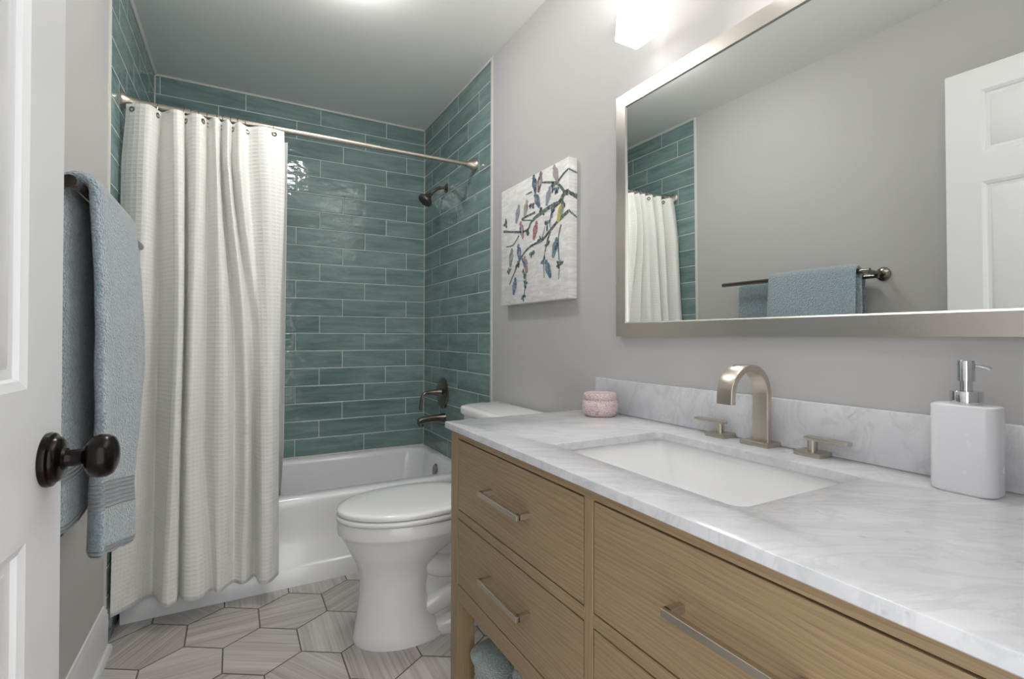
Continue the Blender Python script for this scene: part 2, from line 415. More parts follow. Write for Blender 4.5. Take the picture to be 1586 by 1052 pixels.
b = B(); box(b, (x0, y1 - .006, .384), (x1, YB - .0006, .394), .002); box(b, (x1 - .004, YRE + .2, .384), (XR - .0006, YB - .0006, .394), .002)
obj('caulk_line', b, M_CAULK, tub)

# ------------------------------------------------------------------ shower fittings
sh = thing('wall_shower', 'nickel shower head on a short bent arm high on the tile', 'shower head', (XR, 2.84, 2.01))
b = B(); lathe(b, [(0, -.002), (.027, -.002), (.027, .004), (.02, .010), (.012, .013), (0, .013)], (XR, 2.84, 2.012), (-1, 0, 0), 28); obj('wall_flange', b, M_NICKD, sh)
b = B(); tube(b, smooth_path([(XR - .005, 2.84, 2.012), (XR - .045, 2.84, 2.008), (XR - .075, 2.84, 1.990), (XR - .105, 2.84, 1.962)], 8), .009, 14); obj('shower_arm', b, M_NICKD, sh)
hd = Vector((-.62, -.04, -.78)).normalized(); hp = Vector((XR - .100, 2.84, 1.967))
b = B(); lathe(b, [(0, 0), (.013, 0), (.014, .012), (.017, .016), (.02, .025), (.036, .044), (.043, .052), (.045, .060), (.044, .068), (.040, .070), (0, .070)], hp, hd, 36); obj('head', b, M_NICKD, sh)
b = B()
lathe(b, [(0, .0695), (.038, .0695), (.037, .0725), (0, .0735)], hp, hd, 36)
a_ = hd.cross(Vector((0, 1, 0))).normalized(); c_ = hd.cross(a_)
for rad, n in ((.011, 6), (.021, 12), (.031, 18)):
    for i in range(n):
        p = hp + hd * .0725 + (a_ * math.cos(2 * math.pi * i / n) + c_ * math.sin(2 * math.pi * i / n)) * rad
        lathe(b, [(.0018, 0), (.0014, .003), (0, .003)], p, hd, 6)
obj('spray_face', b, plain('dark_rubber', '#3a3734', .5), sh)
vl = thing('shower_valve', 'round nickel shower valve with a drooping lever above the tub spout', 'faucet', (XR, 2.89, .77))
b = B(); lathe(b, [(0, -.002), (.094, -.002), (.095, .003), (.090, .010), (.075, .014), (.03, .017), (0, .017)], (XR, 2.89, .768), (-1, 0, 0), 48); obj('escutcheon', b, M_NICKD, vl)
b = B(); lathe(b, [(0, .012), (.026, .012), (.022, .03), (.017, .06), (.0135, .085), (.013, .098), (0, .1)], (XR, 2.89, .772), (-1, 0, .03), 24)
tube(b, smooth_path([(XR - .085, 2.89, .775), (XR - .115, 2.888, .772), (XR - .134, 2.886, .752), (XR - .142, 2.885, .715), (XR - .146, 2.884, .672)], 6), lambda k: .0135 - .004 * k, 14, .75); obj('lever', b, M_NICKD, vl)
sp = thing('tub_spout', 'nickel tub spout on the tile just above the tub rim', 'spout', (XR, 2.87, .61))
b = B(); L = []
for k, (dx, z, hw, hh) in enumerate(((0, .612, .034, .036), (.01, .612, .032, .034), (.04, .616, .025, .026), (.08, .619, .021, .022), (.12, .616, .021, .021), (.15, .610, .023, .021), (.163, .606, .023, .018))):
    L.append([(XR - dx, 2.87 + x, z + y) for x, y in rr(0, 0, hw, hh, min(hw, hh) * .7, 5)])
loft(b, L); lathe(b, [(.015, 0), (.0155, .022), (.012, .024), (0, .02)], (XR - .145, 2.87, .602), (0, 0, -1), 20)
obj('spout_body', b, M_NICKD, sp); 

# curtain rod
rod = thing('curtain_rod', 'brushed nickel tension rod spanning the tub alcove', 'curtain rod', (.36, 2.43, 2.028))
RY, RZ = 2.43, 2.028
b = B(); tube(b, [(XL(RY) + .02, RY, RZ), (.606, RY, RZ)], .0128, 20); obj('rod_tube', b, M_NICK, rod)
b = B(); tube(b, [(.58, RY, RZ), (XR - .02, RY, RZ)], .0105, 20); lathe(b, [(.0105, 0), (.0137, .001), (.0137, .012), (.0105, .013)], (.600, RY, RZ), (1, 0, 0), 20); obj('rod_inner_tube', b, M_NICK, rod)
for (px, ax) in ((XL(RY) + .0035, 1), (XR, -1)):
    b = B(); lathe(b, [(0, -.0005), (.035, -.0005), (.0355, .004), (.031, .008), (.029, .012), (.023, .022), (.0185, .036), (.0165, .05), (.0165, .055), (0, .055)], (px, RY, RZ), (ax, 0, 0), 32); obj('rod_flange', b, M_NICK, rod)

# ------------------------------------------------------------------ shower curtain
K = [[(-0.3692, 0.3), (-0.3797, 0.3), (-0.3762, 0.4), (-0.3825, 0.6), (-0.3830, 1.0)], [(-0.2962, 1), (-0.2967, 1), (-0.3052, 0.8), (-0.322, 0.7), (-0.343, 0.6)], [(-0.2598, 0), (-0.2646, 0), (-0.2615, 0), (-0.2679, 0), (-0.2726, 0)],
     [(-0.2128, 1), (-0.205, 1), (-0.1967, 1), (-0.2095, 1), (-0.2268, 1)], [(-0.1857, 0.8), (-0.1799, 0.8), (-0.1759, 0.9), (-0.1826, 0.9), (-0.1876, 0.9)], [(-0.1794, 0.1), (-0.1757, 0.1), (-0.1729, 0.1), (-0.1804, 0.2), (-0.1829, 0.3)],
     [(-0.1486, 0.8), (-0.1471, 0.8), (-0.1483, 0.8), (-0.1555, 0.7), (-0.1555, 0.9)], [(-0.1239, 0.9), (-0.1203, 0.9), (-0.1245, 0.7), (-0.1275, 0.6), (-0.1074, 1)], [(-0.1008, 0.1), (-0.0992, 0.2), (-0.0989, 0.3), (-0.0993, 0.35), (-0.0684, 0.45)],
     [(-0.0767, 0.9), (-0.0684, 0.9), (-0.0593, 0.9), (-0.06, 0.8), (-0.0497, 0.8)], [(-0.0631, 0.8), (-0.0593, 0.8), (-0.0296, 0.9), (-0.0212, 0.8), (-0.0225, 0.5)], [(-0.0523, 0.1), (-0.0485, 0.1), (-0.0043, 0.2), (0.0044, 0.35), (0.0055, 0.25)],
     [(-0.0283, 0.9), (-0.0222, 0.9), (0.031, 0.8), (0.0491, 0.8), (0.041, 0.5)], [(-0.0121, 0.1), (-0.0083, 0.1), (0.0557, 0.2), (0.0744, 0.1), (0.0815, 0.1)], [(0.014, 0.8), (0.0202, 0.8), (0.0773, 0.4), (0.0929, 0.6), (0.0961, 0.7)],
     [(0.0457, 0.15), (0.0496, 0.15), (0.094, 0.6), (0.1071, 0.8), (0.1151, 0.9)], [(0.1039, 0.8), (0.1153, 0.8), (0.1329, 0.8), (0.1367, 0.8), (0.14, 0.8)], [(0.1858, 0.5), (0.1872, 0.5), (0.1717, 0.5), (0.1683, 0.4), (0.1721, 0.3)]]
ZK = [2.0, 1.77, 1.193, .618, .085]
CT, CB = 2.008, .098
def zpar(z):
    for i in range(4):
        if z >= ZK[i + 1] or i == 3: return (i + (ZK[i] - z) / (ZK[i] - ZK[i + 1])) / 4
GX = [-.3487, -.2717, -.1833, -.16, -.133, -.1034, -.0687, -.0477, -.0193, .0071, .0363, .144]
def curtain_pt(u, z, back=0.0):
    tz = min(max(zpar(z), 0), 1)
    x = crom([crom([k[i][0] for i in range(5)], tz) for k in K], u)
    d = crom([crom([k[i][1] for i in range(5)], tz) for k in K], u)
    d = max(d, 0) ** .75
    amp = .058 + .070 * min(1, tz * 1.6); y0 = 2.428 - .020 * min(1, tz * 1.5)
    return Vector((x, y0 - amp * d + back, z))
def cloth(name, parent, mat, back=0.0, nu=460, nv=110, z0=CB, z1=CT, u0=0, u1=1, top_scallop=True, at=None):
    b = B(); uvl = b.loops.layers.uv.new('UVMap'); G = []; UVS = []
    mid = [curtain_pt(u0 + (u1 - u0) * i / nu, .9) for i in range(nu + 1)]; arc = [0]
    for i in range(nu): arc.append(arc[-1] + (mid[i + 1] - mid[i]).length)
    for j in range(nv + 1):
        row = []
        for i in range(nu + 1):
            u = u0 + (u1 - u0) * i / nu; z = z0 + (z1 - z0) * j / nv
            p = curtain_pt(u, z, back)
            if top_scallop and j > nv * .9:
                d = min(abs(p.x - g) for g in GX); p.z -= .012 * math.exp(-(d / .016) ** 2) * (j / nv - .9) / .1 * -0.0 + .010 * min(d / .04, 1) * 0
            if z < .3: p.z += .008 * (u - .5) * (z - .3) * 0
            row.append(b.verts.new(p))
        G.append(row)
    for j in range(nv):
        for i in range(nu):
            f = b.faces.new((G[j][i], G[j][i + 1], G[j + 1][i + 1], G[j + 1][i]))
            for l, (ii, jj) in zip(f.loops, ((i, j), (i + 1, j), (i + 1, j + 1), (i, j + 1))): l[uvl].uv = (arc[ii], (z1 - z0) * jj / nv)
    o = obj(name, b, mat, parent, at=at, sharp=180)
    md = o.modifiers.new('thick', 'SOLIDIFY'); md.thickness = .0022; md.offset = 0
    return o
cur = thing('shower_curtain', 'white waffle weave shower curtain bunched at the left of the rod', 'shower curtain', (-.1, 2.41, CB))
cloth('curtain_cloth', cur, M_CURT)
M_HEM = paint('hem_cloth', '#e9e6d9', .9)
t = NT('liner_cloth'); M_LINER = t.fin(lin('#e2e3e0'), .5, Transmission_Weight=.35)
b = B(); G = []
for j in range(41):
    z = .27 + (CT - .03 - .27) * j / 40
    G.append([b.verts.new((-.12 + (.204 + .12) * i / 60 - .01 * (1 - j / 40), 2.438 + .004 * math.sin(i * .9) + (.035 if z < .45 else 0) * 0, z)) for i in range(61)])
for j in range(40):
    for i in range(60): b.faces.new((G[j][i], G[j][i + 1], G[j + 1][i + 1], G[j + 1][i]))
# the liner hangs inside the tub
for v in b.verts:
    if v.co.z < .60: v.co.y += .125 * min(1, (.60 - v.co.z) / .2)
ln = obj('shower_curtain_liner', b, M_LINER, at=(0, 2.44, .27), sharp=180)
md = ln.modifiers.new('thick', 'SOLIDIFY'); md.thickness = .001
tag(ln, 'thin pale liner hanging just behind the white waffle curtain', 'curtain liner')
# grommets and rings
def zx_u(x):
    P = [curtain_pt(i / 600, 1.985) for i in range(601)]
    if -.2 < x < .06: return max((i for i in range(601) if abs(P[i].x - x) < .016), key=lambda i: P[i].y) / 600
    return min(range(601), key=lambda i: abs(P[i].x - x)) / 600
ORD = ['first', 'second', 'third', 'fourth', 'fifth', 'sixth', 'seventh', 'eighth', 'ninth', 'tenth', 'eleventh', 'last']
ring0 = None
for i, gx in enumerate(GX):
    u = zx_u(gx); p = curtain_pt(u, 1.985)
    b = B(); n = 20; L = []
    tg = (curtain_pt(min(u + .004, 1), 1.985) - curtain_pt(max(u - .004, 0), 1.985)); tg.z = 0; tg.normalize(); nn = Vector((tg.y, -tg.x, 0))
    for k in range(n):
        a = 2 * math.pi * k / n
        L.append([p + tg * (r * math.cos(a)) + Vector((0, 0, r * math.sin(a))) + nn * d for r, d in ((.0055, .003), (.0075, .0045), (.0105, .0038), (.0115, .001), (.0105, -.003), (.0055, -.003))])
    loft(b, L, wrap=True); obj('grommet', b, M_NICKD, cur)
    if ring0 is None:
        b = B(); n = 36; L = []
        for k in range(n):
            a = 2 * math.pi * k / n; c = Vector((0, .017 * math.cos(a), .033 * math.sin(a))); nn = Vector((0, math.cos(a), math.sin(a)))
            L.append([c + nn * (.0014 * math.cos(q * math.pi / 3)) + Vector((1, 0, 0)) * (.0014 * math.sin(q * math.pi / 3)) for q in range(6)])
        loft(b, L, wrap=True); ring0 = obj('curtain_ring', b, M_NICKD, at=(0, 0, 0)); rg = ring0
    else:
        rg = ring0.copy(); COL.objects.link(rg)
    rg.location = (gx, RY - .001, RZ - .0185)
    tag(rg, 'thin metal curtain ring on the rod, %s from the left wall' % ORD[i], 'curtain ring', 'curtain rings on the rod')

# ------------------------------------------------------------------ toilet
TY = 1.885
wc = thing('toilet', 'white two piece toilet between the vanity and the bathtub', 'toilet', (.7, TY, 0))
def egg(xf, xb, hw, z, n=48, mid=.52, pb=2.6, pf=2.0):
    xm = xf + (xb - xf) * mid; out = []
    for i in range(n):
        a = 2 * math.pi * i / n; c, s = math.cos(a), math.sin(a)
        p = pf if c < 0 else pb
        ax = (xm - xf) if c < 0 else (xb - xm)
        out.append((xm + math.copysign(abs(c) ** (2 / p), c) * ax, TY + math.copysign(abs(s) ** (2 / p), s) * hw, z))
    return out
b = B()
secs = [(.386, .74, .138, 0), (.385, .74, .139, .012), (.392, .70, .130, .035), (.402, .665, .120, .10), (.410, .655, .114, .17), (.411, .66, .113, .22), (.402, .675, .118, .265), (.384, .71, .138, .305), (.366, .77, .156, .342), (.347, .855, .174, .378), (.338, .865, .181, .392), (.332, .87, .1855, .398), (.330, .872, .187, .404), (.329, .875, .187, .438), (.333, .87, .184, .446), (.36, .85, .16, .447)]
loft(b, [egg(*s) for s in secs])
loft(b, [egg(.60, 1.03, .125, z, 48, .5, 3.2, 3.2) for z in (0, .02)] + [egg(.63, 1.02, .115, .034, 48, .5, 3, 3), egg(.68, 1.0, .09, .055, 48, .5, 3, 3)])
for sgn in (-1, 1):
    tube(b, smooth_path([(.60, TY + sgn * .045, .30), (.68, TY + sgn * .062, .245), (.76, TY + sgn * .070, .235), (.84, TY + sgn * .070, .275), (.90, TY + sgn * .066, .30), (.955, TY + sgn * .060, .25), (.96, TY + sgn * .055, .16), (.91, TY + sgn * .055, .105), (.83, TY + sgn * .062, .115), (.74, TY + sgn * .064, .12), (.64, TY + sgn * .05, .09)], 12), .044, 24)
loft(b, [[(x, y, z) for x, y in rr(.79, TY, .20, hy, .03, 5)] for z, hy in ((.01, .085), (.06, .075), (.30, .075), (.38, .10))])
loft(b, [[(x, y, z) for x, y in rr(.90, TY, .13, hy, .04, 5)] for z, hy in ((.36, .11), (.40, .17), (.43, .185), (.446, .187))])
obj('bowl', b, M_PORC, wc, sharp=60)
b = B(); loft(b, [egg(.345, .84, .176, .446), egg(.345, .84, .176, .4505), egg(.328, .845, .190, .4508), egg(.326, .848, .192, .452), egg(.325, .85, .193, .462), egg(.329, .848, .190, .467), egg(.34, .84, .18, .468)]); obj('seat', b, M_PORC, wc, sharp=60)
b = B(); loft(b, [egg(.345, .84, .176, .469), egg(.345, .84, .176, .4715), egg(.330, .846, .189, .4725), egg(.328, .848, .191, .482), egg(.333, .846, .187, .489), egg(.35, .838, .172, .4935), egg(.42, .80, .12, .4965), egg(.5, .72, .05, .4975)]); obj('lid', b, M_PORC, wc, sharp=60)
for sgn in (-1, 1):
    b = B(); box(b, (.835, TY + sgn * .075 - .02, .446), (.872, TY + sgn * .075 + .02, .478), .008, 3); obj('hinge', b, M_PORC, wc)
def drr(xf, xb, hw, z, rf): # front corners strongly rounded
    out = []; n = 8
    for (sx, sy, a0, r) in ((1, 1, 0, .015), (-1, 1, 90, rf), (-1, -1, 180, rf), (1, -1, 270, .015)):
        for i in range(n + 1):
            a = math.radians(a0 + 90 * i / n); X = (xb - r) if sx > 0 else (xf + r)
            out.append((X + r * math.cos(a), TY + sy * (hw - r) + r * math.sin(a), z))
    return out
b = B(); loft(b, [drr(.92, 1.075, .185, .445, .05), drr(.905, 1.09, .20, .47, .06), drr(.893, 1.098, .218, .765, .07), drr(.895, 1.098, .216, .768, .07)]); obj('tank', b, M_PORC, wc, sharp=50)
b = B(); loft(b, [drr(.893, 1.10, .22, .769, .07), drr(.882, 1.105, .230, .771, .08), drr(.878, 1.106, .234, .778, .085), drr(.878, 1.106, .234, .797, .085), drr(.883, 1.104, .229, .805, .085), drr(.90, 1.095, .212, .808, .075)]); obj('tank_lid', b, M_PORC, wc, sharp=50)

# ------------------------------------------------------------------ vanity cabinet
VF, VB, VY0, VY1, VT = .565, 1.11, .075, 1.387, .843
va = thing('vanity_cabinet', 'oak bathroom vanity with four drawers on straight legs', 'vanity', (.84, .73, 0))
LG = .051
for (yy) in (VY0, VY1 - LG):
    for xx in (VF, VB - .055):
        b = B(); box(b, (xx, yy, 0), (xx + .055, yy + LG, VT), .0015, 1); obj('leg', b, M_WOODZ, va, sharp=30)
y0i, y1i = VY0 + LG, VY1 - LG
b = B()
box(b, (VF, y0i, .8205), (VF + .022, y1i, VT), .0008, 1); obj('top_rail', b, M_WOODY, va, sharp=30)
b = B(); box(b, (VF, y0i, .357), (VF + .022, y1i, .4035), .0008, 1); obj('bottom_rail', b, M_WOODY, va, sharp=30)
b = B(); box(b, (VF, .7175, .4035), (VF + .022, .7425, .8205), .0008, 1); obj('center_stile', b, M_WOODZ, va, sharp=30)
for (a, c) in ((y0i, .7175), (.7425, y1i)):
    b = B(); box(b, (VF, a, .5925), (VF + .022, c, .6165), .0008, 1); obj('middle_rail', b, M_WOODY, va, sharp=30)
b = B(); box(b, (VF + .05, VY0 + .012, .357), (VB - .05, VY0 + .030, VT), .001, 1); obj('side_panel', b, M_WOODZ, va, sharp=30)
b = B(); box(b, (VF + .05, VY1 - .030, .357), (VB - .05, VY1 - .012, VT), .001, 1); obj('side_panel', b, M_WOODZ, va, sharp=30)
b = B(); box(b, (VB - .015, y0i, .357), (VB - .003, y1i, VT)); obj('back_panel', b, M_WOODY, va, sharp=30)
b = B(); box(b, (VF + .024, y0i, .36), (VB - .016, y1i, .372)); obj('bottom_panel', b, M_GAP, va, sharp=30)
b = B(); box(b, (VF + .021, y0i, .4), (VF + .0235, y1i, VT - .003)); obj('drawer_gap_shade', b, M_GAP, va, sharp=30)  # dark sheet behind the drawer fronts, painting the gap shadows
b = B()
for k in range(9):
    xx = VF + .012 + k * .0575; box(b, (xx, VY0 + .02, .085), (xx + .05, VY1 - .02, .103), .002, 1)
box(b, (VF + .03, VY0 + LG - .004, .060), (VB - .03, VY0 + LG + .03, .086)); box(b, (VF + .03, VY1 - LG - .03, .060), (VB - .03, VY1 - LG + .004, .086))
obj('slatted_shelf', b, M_WOODY, va, sharp=30)
G_ = .0034
for (a, c) in ((.7425, y1i), (y0i, .7175)):
    for (z0, z1, hz) in ((.6165, .8205, .7235), (.4035, .5925, .507)):
        b = B(); box(b, (VF + .0005, a + G_, z0 + G_), (VF + .0205, c - G_, z1 - G_), .0006, 1); dr = obj('drawer', b, M_WOODY, va, sharp=30)
        mid = (a + c) / 2 - (.008 if a > .5 else 0); hl = .0985
        b = B()
        box(b, (VF - .036, mid - hl, hz - .0065), (VF - .0255, mid + hl, hz + .0065), .0009, 1)
        for s in (-1, 1):
            ym = mid + s * (hl - .0065); box(b, (VF - .030, ym - .0065, hz - .0065), (VF + .001, ym + .0065, hz + .0065), .0009, 1)
        obj('handle', b, M_NICK, dr, sharp=30)

# countertop with sink cut-out
CZ0, CZ1 = .843, .8626
cxa, cxb, cya, cyb = .546, XR, .056, 1.394
hxa, hxb, hya, hyb = .652, .992, .482, .977
def cl(ins, z, hole):
    if hole: return [(x, y, z) for x, y in rr((hxa + hxb) / 2, (hya + hyb) / 2, (hxb - hxa) / 2 + ins, (hyb - hya) / 2 + ins, .022 + ins, 6)]
    return [(x, y, z) for x, y in rr((cxa + cxb) / 2, (cya + cyb) / 2, (cxb - cxa) / 2 - ins, (cyb - cya) / 2 - ins, .005, 6)]
b = B(); loft(b, [cl(.002, CZ0, 0), cl(0, CZ0 + .002, 0), cl(0, CZ1 - .0028, 0), cl(.0008, CZ1 - .0009, 0), cl(.0028, CZ1, 0), cl(.004, CZ1, 1), cl(.001, CZ1 - .0015, 1), cl(0, CZ1 - .004, 1), cl(0, CZ0, 1)], wrap=True)
ct = obj('countertop', b, M_MARB, at=(.84, .73, CZ0), sharp=35)
tag(ct, 'white and grey marble countertop on the oak vanity', 'countertop')
b = B(); box(b, (1.1018, cya, CZ1), (XR, 1.386, .9717), .0022, 2)
tag(obj('backsplash', b, M_MARB, at=(1.11, .73, CZ1), sharp=35), 'upright grey veined marble strip along the wall behind the faucet', 'backsplash')
# sink
sk = thing('sink', 'white rectangular undermount sink set into the marble top', 'sink', (.82, .73, .70))
b = B()
def sl(xa, xb, ya, yb, r, z): return [(x, y, z) for x, y in rr((xa + xb) / 2, (ya + yb) / 2, (xb - xa) / 2, (yb - ya) / 2, r, 6)]
o_ = .012
loft(b, [sl(hxa - .03, hxb + .03, hya - .03, hyb + .03, .03, .8425), sl(hxa - o_, hxb + o_, hya - o_, hyb + o_, .03, .8425), sl(hxa - .010, hxb + .010, hya - .010, hyb + .010, .03, .836), sl(hxa + .006, hxb - .004, hya + .045, hyb - .030, .032, .765), sl(hxa + .02, hxb - .015, hya + .09, hyb - .062, .035, .715),
         sl(hxa + .035, hxb - .03, hya + .11, hyb - .082, .035, .703), sl(hxa + .1, hxb - .10, hya + .2, hyb - .2, .03, .697),
         ][::1], cap0=False, cap1=True)
bo = obj('basin', b, M_PORC, sk, sharp=50)
md = bo.modifiers.new('thick', 'SOLIDIFY'); md.thickness = .008; md.offset = -1
b = B(); lathe(b, [(0, 0), (.022, 0), (.0225, .002), (.015, .0045), (0, .0045)], (.83, .73, .697), (0, 0, 1), 24); obj('drain', b, M_NICK, sk)

# faucet set
fc = thing('faucet', 'brushed nickel arched faucet with two lever handles behind the sink', 'faucet', (1.079, .738, CZ1))
b = B(); box(b, (1.049, .706, CZ1), (1.109 - .009, .778, CZ1 + .0095), .0015, 2); obj('base_plate', b, M_NICK, fc, sharp=30)
pth = [(1.076, .738, CZ1 + .008), (1.076, .738, .92), (1.076, .738, .982)]
for k in range(1, 17):
    a = math.pi * k / 16; pth.append((1.0135 + .0625 * math.cos(a), .738, .982 + .0625 * math.sin(a)))
pth += [(.9505, .738, .965)]
b = B(); ribbon(b, pth, (0, 1, 0), .0195, .0075, .0018); obj('spout', b, M_NICK, fc, sharp=30)
for (yy, s, lab) in ((.853, 1, 'lever handle nearest the pink jar'), (.622, -1, 'lever handle nearest the soap dispenser')):
    b = B(); box(b, (1.053, yy - .028, CZ1), (1.1, yy + .028, CZ1 + .0095), .0015, 2); h = obj('handle_base', b, M_NICK, fc, sharp=30); h['label'] = lab
    b = B(); lathe(b, [(0, .008), (.0095, .008), (.0095, .0335), (0, .0335)], (1.077, yy, CZ1), (0, 0, 1), 20); obj('stem', b, M_NICK, h)
    b = B(); ya, yb = sorted((yy - s * .014, yy + s * .074)); box(b, (1.067, ya, CZ1 + .0325), (1.088, yb, CZ1 + .0395), .0012, 2); obj('lever', b, M_NICK, h, sharp=30)

# soap dispenser
sd = thing('soap_dispenser', 'white rectangular soap dispenser with a chrome pump', 'soap dispenser', (1.046, .355, CZ1))
M_WCER = plain('white_ceramic', '#e6e6ea', .25)
b = B(); hx_, hy_ = .0295, .043; cx_, cy_ = 1.0455, .355
loft(b, [[(x, y, z) for x, y in rr(cx_, cy_, hx_ - i, hy_ - i, .0195, 7)] for z, i in ((CZ1, .003), (CZ1 + .0025, .0005), (CZ1 + .005, 0), (1.0005, 0), (1.003, .0006), (1.0045, .003))]); obj('bottle', b, M_WCER, sd, sharp=40)
b = B(); lathe(b, [(0, 1.004), (.0208, 1.004), (.0212, 1.005), (.0212, 1.0255), (.0205, 1.0265), (.009, 1.0268), (0, 1.027)], (cx_, cy_, 0), (0, 0, 1), 36); obj('collar', b, M_CHROME, sd)
b = B(); lathe(b, [(0, 1.026), (.0085, 1.026), (.0085, 1.042), (.0112, 1.0425), (.0112, 1.0745), (.0104, 1.076), (0, 1.0765)], (cx_, cy_, 0), (0, 0, 1), 28)
tube(b, smooth_path([(cx_, cy_, 1.070), (cx_ + .006, cy_ - .012, 1.0695), (cx_ + .012, cy_ - .022, 1.066), (cx_ + .0145, cy_ - .026, 1.0625)], 5), lambda k: .0036 - .001 * k, 12); obj('pump', b, M_CHROME, sd)

# candle jar
t = NT('pink_mosaic'); vo = t.n('ShaderNodeTexVoronoi', feature='DISTANCE_TO_EDGE'); t.put(vo.inputs['Vector'], t.obj()); vo.inputs['Scale'].default_value = 170
M_PINK = t.fin(t.mix(t.remap(vo.outputs['Distance'], .02, .12, 0, 1), lin('#bf8f96'), lin('#e2d4d3')), .3)
jr = thing('candle_jar', 'small round pink patterned candle tin with a lid', 'jar', (1.026, 1.266, CZ1))
b = B(); lathe(b, [(0, 0), (.045, 0), (.049, .002), (.0555, .014), (.0572, .026), (.0565, .040), (.052, .051), (.050, .053), (0, .053)], (1.026, 1.266, CZ1), (0, 0, 1), 44); obj('tin', b, M_PINK, jr)
b = B(); lathe(b, [(.0498, .0525), (.0525, .0535), (.0535, .0555), (.0532, .067), (.051, .071), (.047, .0725), (.044, .0715), (0, .0712)], (1.026, 1.266, CZ1), (0, 0, 1), 44); obj('lid', b, M_PINK, jr)

# ------------------------------------------------------------------ mirror
my0, my1, mz0, mz1 = .184, 1.277, 1.115, 1.902
mr = thing('wall_mirror', 'large wall mirror in a brushed steel frame above the vanity', 'mirror', (XR, .73, mz0))
fw, fd = .0465, .02
def fprof(y, z, iy, iz):  # four corners of the mitred section, outer to inner
    return [(XR, y, z), (XR - fd, y, z), (XR - fd, y + iy * (fw - .004), z + iz * (fw - .004)), (XR - fd + .003, y + iy * (fw - .0005), z + iz * (fw - .0005)), (XR - fd + .012, y + iy * fw, z + iz * fw), (XR, y + iy * fw, z + iz * fw)]
cs = [fprof(my1, mz0, -1, 1), fprof(my1, mz1, -1, -1), fprof(my0, mz1, 1, -1), fprof(my0, mz0, 1, 1)]
for i in range(4):
    b = B(); loft(b, [cs[i], cs[(i + 1) % 4]])
    obj('frame_side', b, M_STEELZ if i % 2 == 0 else M_STEELY, mr, sharp=20)
MG = plain('mirror_glass', '#e9ecea', .0, 1.0)
MG.node_tree.nodes['Principled BSDF'].inputs['Roughness'].default_value = 0
for l in list(MG.node_tree.links):
    if l.to_socket.name == 'Roughness': MG.node_tree.links.remove(l)
b = B(); q = fw - .003; gx0 = XR - .0105; tl = .0055
vv = [(gx0, my0 + q, mz0 + q), (gx0, my1 - q, mz0 + q), (gx0 - tl, my1 - q, mz1 - q), (gx0 - tl, my0 + q, mz1 - q)]
loft(b, [vv, [(p[0] + .004, p[1], p[2]) for p in vv]]); obj('glass', b, MG, mr, smooth=False)

# ------------------------------------------------------------------ wall art
M_CANV = None
t = NT('canvas_white'); n_ = t.noise(t.map(t.obj(), (1, 2.2, 9)), 7, 5, .65, .6)
M_CANV = t.fin(t.mix(t.remap(n_, .4, .62, 0, 1), lin('#dddbd9'), lin('#f1f0ee')), .6, normal=t.bump(t.noise(t.obj(), 420, 2), .15, .001))
art = thing('wall_art', 'unframed canvas painted with small birds on branches', 'painting', (XR, 1.785, 1.257))
b = B(); box(b, (1.0818, 1.519, 1.257), (XR, 2.052, 1.784), .002, 2); obj('canvas', b, M_CANV, art, sharp=30)
t = NT('bird_paint'); at_ = t.n('ShaderNodeVertexColor', layer_name='paint')
M_BIRD = t.fin(t.mix(t.remap(t.noise(t.obj(), 130, 3), .52, .66, 0, .55), at_.outputs[0], lin('#c9c8c6')), .6)
BR = [([(1.519, 1.651), (1.544, 1.652), (1.578, 1.627), (1.638, 1.624), (1.7, 1.614), (1.753, 1.604), (1.787, 1.59), (1.836, 1.563), (2.031, 1.597)], 14), ([(1.544, 1.658), (1.596, 1.704), (1.701, 1.736)], 9), ([(1.78, 1.718), (1.83, 1.718)], 4), ([(1.596, 1.704), (1.556, 1.726), (1.519, 1.738)], 8), ([(1.519, 1.58), (1.578, 1.561), (1.637, 1.533), (1.7, 1.503), (1.793, 1.49), (1.865, 1.457), (1.94, 1.383), (1.972, 1.347)], 10), ([(1.637, 1.533), (1.674, 1.464), (1.687, 1.411), (1.684, 1.349)], 6), ([(1.567, 1.54), (1.584, 1.49), (1.583, 1.438), (1.577, 1.384), (1.583, 1.332)], 6), ([(1.753, 1.626), (1.866, 1.62), (1.78, 1.599)], 6), ([(1.888, 1.554), (1.941, 1.521), (2.006, 1.523)], 5), ([(1.865, 1.457), (1.828, 1.386), (1.835, 1.321), (1.849, 1.27)], 6), ([(1.578, 1.627), (1.625, 1.605), (1.643, 1.561), (1.637, 1.533)], 6), ([(1.793, 1.49), (1.713, 1.505), (1.662, 1.517)], 5), ([(1.7, 1.51), (1.674, 1.561)], 4)]
BD = [(1.76, 1.748, 0), (1.718, 1.745, 1), (1.604, 1.746, 2), (1.74, 1.676, 3), (1.654, 1.672, 4), (1.829, 1.661, 5), (1.899, 1.653, 4), (1.569, 1.592, 6), (1.865, 1.576, 7), (1.752, 1.554, 8), (1.607, 1.461, 9), (1.887, 1.482, 10), (1.957, 1.469, 11), (1.831, 1.423, 7), (1.657, 1.384, 3), (1.925, 1.339, 10)]
LF = [(1.662, 1.558), (1.78, 1.664), (1.779, 1.459), (1.713, 1.502), (1.849, 1.285), (1.631, 1.599), (1.687, 1.418), (1.98, 1.41), (1.815, 1.544), (2.006, 1.625), (1.62, 1.697), (1.835, 1.335), (1.577, 1.391), (1.70, 1.62), (1.60, 1.68), (1.55, 1.62), (1.84, 1.38), (1.66, 1.48), (1.90, 1.43)]
bcol = ['#4a536b', '#735a5e', '#aaa0a2', '#4f6a80', '#9098ad', '#a5a58c', '#c0b356', '#a88688', '#a56d6e', '#5a8390', '#45739b', '#7a837b']
b = B(); pc = b.loops.layers.float_color.new('paint'); XS = 1.0811
lay = [0]
